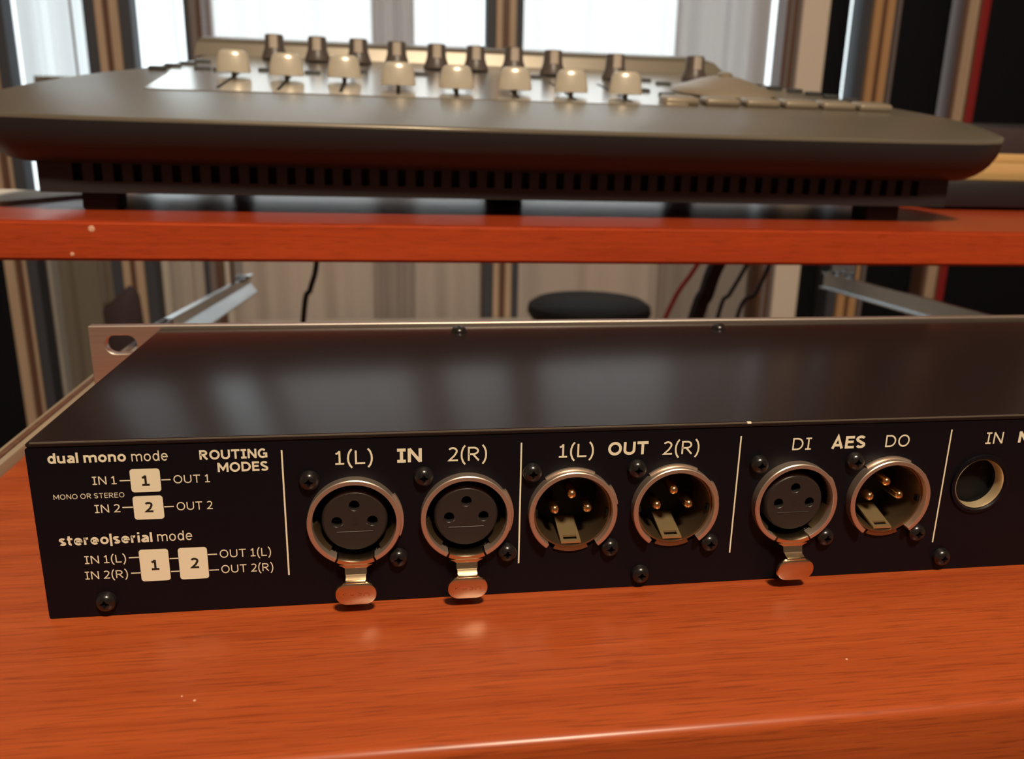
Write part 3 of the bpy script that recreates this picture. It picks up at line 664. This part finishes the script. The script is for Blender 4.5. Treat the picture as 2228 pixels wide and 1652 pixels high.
# base box whose front is a grille of upright slots
NV = 49; VX0, VX1 = -76.0, 379.0; pitch = (VX1 - VX0) / NV
g = MB(); zs0, zs1 = 14.8, 23.2
g.box(P(BX0, 265, 9), P(BX1, 267, zs0)); g.box(P(BX0, 265, zs1), P(BX1, 267, 25))
g.box(P(BX0, 265, zs0), P(VX0 + 2, 267, zs1)); g.box(P(VX1 - 2, 265, zs0), P(BX1, 267, zs1))
for i in range(NV - 1):
    xa = VX0 + (i + 0.5) * pitch + 2.1; g.box(P(xa, 265, zs0), P(xa + pitch - 4.2, 267, zs1))
part('vent_grille', g, 'console_dark', con)
b = MB(); b.box(P(BX0, 267, 9), P(BX1, BE, 10)); b.box(P(BX0, 267, 10), P(BX0 + 2, BE, 24)); b.box(P(BX1 - 2, 267, 10), P(BX1, BE, 24)); b.box(P(BX0 + 2, BE - 2, 10), P(BX1 - 2, BE, 24))
part('base_box', b, 'console_dark', con)
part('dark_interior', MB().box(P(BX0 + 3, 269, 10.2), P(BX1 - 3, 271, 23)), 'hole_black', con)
for x, y, wd in ((-65, 281, 17), (362, 281, 20), (156, 388, 24), (-38, 540, 14), (331, 540, 22)):
    part('foot', MB().bevbox(P(x - wd / 2, y - 9, 0), P(x + wd / 2, y + 9, 9.2 if y < 400 else zb(y) + 0.5), 1.5, 2), 'rubber', con)
pl = MB(); poly = [(-58, 345), (266, 346), (290, 420), (320, 470), (350, 560), (-62, 560), (-62, 521), (-70, 480), (-62, 420)]
k = len(poly); pl.add([P(x, y, deck(y) - 0.2) for x, y in poly] + [P(x, y, deck(y) + 0.5) for x, y in poly], [list(range(k))[::-1], list(range(k, 2 * k))] + [(i, (i + 1) % k, k + (i + 1) % k, k + i) for i in range(k)])
part('fader_panel', pl, 'panel_silver', con)
# meter ridge behind the knobs
rg = []
for y, e, h in ((566, 0, 0), (570, 3, 9.5), (574, 6, 12.5), (596, 6, 12.5), (599, 0, 0)):
    xl, xr = -74 + e * 0.6, 376 - e * 3.6
    rg += [P(xl, y, deck(y) - 0.5 + h), P(xr, y, deck(y) - 0.5 + h)]
mb = MB().add(rg, [(0, 1, 3, 2), (2, 3, 5, 4), (4, 5, 7, 6), (6, 7, 9, 8), (0, 2, 4, 6, 8), (1, 9, 7, 5, 3)])
part('meter_ridge', mb, 'console_grey', con)
caps = [(-19.5, 417), (15.2, 408), (51.8, 409), (86.5, 378), (122.6, 371), (160.1, 375), (196.3, 373), (232.3, 373)]
proto = None
for i, (x, y) in enumerate(caps):
    part('fader_slot', MB().add([P(px, py, deck(py) + 0.62) for px, py in ((x - 1.1, 357), (x + 1.1, 357), (x + 1.1, 452), (x - 1.1, 452))] + [P(px, py, deck(py) + 0.3) for px, py in ((x - 1.1, 357), (x + 1.1, 357), (x + 1.1, 452), (x - 1.1, 452))],
         [(0, 1, 2, 3), (0, 4, 5, 1), (1, 5, 6, 2), (2, 6, 7, 3), (3, 7, 4, 0)]), 'hole_black', con)
    if proto is None:
        cap = MB().lathe([(0, 3.0), (10.6, 3.0), (11.0, 3.6), (10.5, 8.0), (9.7, 13.0), (8.6, 15.6), (6.6, 16.8), (0, 17.0)], 'Z', 40)
        cap.v = [(p[0], math.copysign(min(abs(p[1]), 40) * 0.62, p[1]), p[2]) for p in cap.v]
        proto = part('fader_cap', cap, 'cap_sand', con, P(x, y, deck(y)))
        part('cap_stem', MB().bevbox((-1.3, -1.6, -0.2), (1.3, 1.6, 4), 0.3, 1), 'cap_stem', proto)
    else: copy_to(proto, P(x, y, deck(y)), con)
proto = None
for x, y in ((-8.4, 546), (25.2, 541), (57.4, 536), (87.3, 524), (118, 516), (148.4, 514), (178.9, 517), (208.1, 504), (255.2, 492), (324.3, 505)):
    if proto is None:
        proto = part('rotary_knob', MB().lathe([(0, 0), (10.2, 0), (10.2, 1.5), (8.6, 6), (7.6, 9), (7.2, 17.6), (6.6, 18.4), (0, 18.6)], 'Z', 28), 'knob_dark', con, P(x, y, deck(y) + 0.2))
        part('sheen_strip', MB().lathe([(8.0, 7.2), (7.75, 9), (7.36, 17.4), (7.0, 17.8)], 'Z', 6, a0=246, a1=294, caps=True), 'knob_sheen', proto)  # pale strip: reflection down the knob's middle, put into the colour
    else: copy_to(proto, P(x, y, deck(y) + 0.2), con)
jw = part('jog_wheel', MB().lathe([(0, 0.3), (36, 0.3), (37, 1.6), (35.5, 3.2), (28, 5.6), (18, 9.2), (9, 11.6), (0, 12.2)], 'Z', 56), 'button_tan', con, P(318, 424, deck(424)))
jw.rotation_euler = (math.atan(TA), 0, 0)
part('finger_knob', MB().lathe([(0, 11.5), (5.5, 11.5), (5.2, 13.4), (3, 14.6), (0, 14.8)], 'Z', 24), 'button_tan', jw)
proto = None
for x, y in ((264.5, 361), (292, 361.5), (319.3, 362), (345.6, 362), (371.5, 361.5), (396.5, 360.5)):
    if proto is None:
        proto = part('transport_button', MB().bevbox((-11.6, -8, -0.5), (11.6, 8, 4.6), 2.2, 3), 'button_tan', con, P(x, y, deck(y)))
        proto.rotation_euler = (math.atan(TA), 0, 0)
    else: copy_to(proto, P(x, y, deck(y)), con)
proto = None
for x, y in ((-74, 446), (-68, 464), (-61, 482), (-55, 500), (-46, 453), (-33, 451), (-4, 458), (28, 452), (60, 470), (104, 470), (190, 480), (277, 486), (287, 467), (256, 417), (268, 397), (364, 478), (376, 466), (386, 452), (393, 436), (399, 420), (405, 402)):
    if proto is None:
        proto = part('small_button', MB().bevbox((-5.4, -3.4, -0.4), (5.4, 3.4, 2.0), 0.7, 2), 'button_dark', con, P(x, y, deck(y) + 0.3))
        proto.rotation_euler = (math.atan(TA), 0, 0)
    else: copy_to(proto, P(x, y, deck(y) + 0.3), con)

# ------------------------------------------------------------------ other things on the desktop
pad = MB(); q = [(-127, 262), (-93, 364), (-150, 383), (-330, 383), (-360, 300)]
pad.add([(x, y, dz(x) - 0.0) for x, y in q] + [(x, y, dz(x) + 2.2) for x, y in q], [(4, 3, 2, 1, 0), (5, 6, 7, 8, 9), (0, 1, 6, 5), (1, 2, 7, 6), (2, 3, 8, 7), (3, 4, 9, 8), (4, 0, 5, 9)])
solo('writing_pad', pad, 'pad_paper', 'thin pale pad lying on the desktop left of the mixer', 'pad')
bx = thing('black_case', 'low black case on the desktop right of the mixer', 'case', (560, 430, dz(560)))
bx.rotation_euler = (0, tilt, 0)
part('body', MB().bevbox((-100, -62, 2), (110, 62, 20.4), 2, 2), 'device_black', bx)
for x in (-85, 95):
    for y in (-50, 50): part('foot', MB().bevbox((x - 6, y - 6, 0), (x + 6, y + 6, 2.4), 0.5, 1), 'rubber', bx)
bl = thing('wooden_block', 'pale wooden board lying on the black case', 'board', (565, 428, dz(565) + 20.45)); bl.rotation_euler = (0, tilt, 0)
part('lower_board', MB().bevbox((-95, -50, 0), (100, 55, 12.5), 1, 2), 'pale_wood', bl)
part('upper_board', MB().bevbox((-95, -44, 12.5), (100, 55, 18.5), 1, 2), 'pale_wood', bl)
dv = thing('dark_box', 'dark box standing behind the pale wooden board', 'box', (670, 600, dz(670))); dv.rotation_euler = (0, tilt, 0)
part('body', MB().bevbox((-58, -40, 0), (70, 60, 66), 5, 2), 'device_black', dv)
part('front_trim', MB().bevbox((-50, -43, 34), (40, -39, 62), 2, 2), 'bag_cloth', dv)

def cable(name, pts, r, m, label, group='cables hanging behind the desk'):
    P_ = [Vector(p) for p in pts]; out = []
    for i in range(len(P_) - 1):
        p0, p1, p2, p3 = P_[max(i - 1, 0)], P_[i], P_[i + 1], P_[min(i + 2, len(P_) - 1)]
        for k in range(8):
            t = k / 8; out.append(0.5 * ((2 * p1) + (-p0 + p2) * t + (2 * p0 - 5 * p1 + 4 * p2 - p3) * t * t + (-p0 + 3 * p1 - 3 * p2 + p3) * t ** 3))
    out.append(P_[-1])
    return solo(name, MB().tube(out, r, 8), m, label, 'cable', group, base=tuple(P_[-1]))
cable('cable', [(4, 726, 62), (5, 738, 52), (3, 750, 20), (-1.6, 760, -30), (-9.2, 760, -56), (-18, 760, -88), (-40, 780, -300), (-60, 800, -698)], 3.0, 'cable_black', 'single black cable hanging left of the middle post')
cable('thick_cable', [(489, 732, 62), (488, 742, 50), (484, 752, 20), (460, 760, -30), (450, 760, -64), (440, 760, -93), (405, 780, -300), (385, 800, -690)], 10.0, 'cable_black', 'thick black cable hanging beside the thin red cable')
cable('cable', [(511, 726, 62), (511, 738, 55), (508, 750, 20), (498, 762, -30), (481, 762, -64), (468, 762, -95), (450, 780, -300), (440, 800, -698)], 2.6, 'cable_black', 'thin black cable right of the thick black cable')
cable('cable', [(542, 726, 62), (541, 738, 52), (534, 750, 10), (516, 765, -62), (494, 765, -95), (480, 780, -300), (470, 800, -698)], 2.6, 'cable_black', 'thin black cable in front of the cream board')
cable('red_cable', [(468, 726, 62), (466, 738, 45), (456, 748, 10), (430, 755, -36), (400, 755, -93), (345, 780, -300), (320, 800, -698)], 3.0, 'cable_red', 'thin red cable slanting beside the thick black cable')
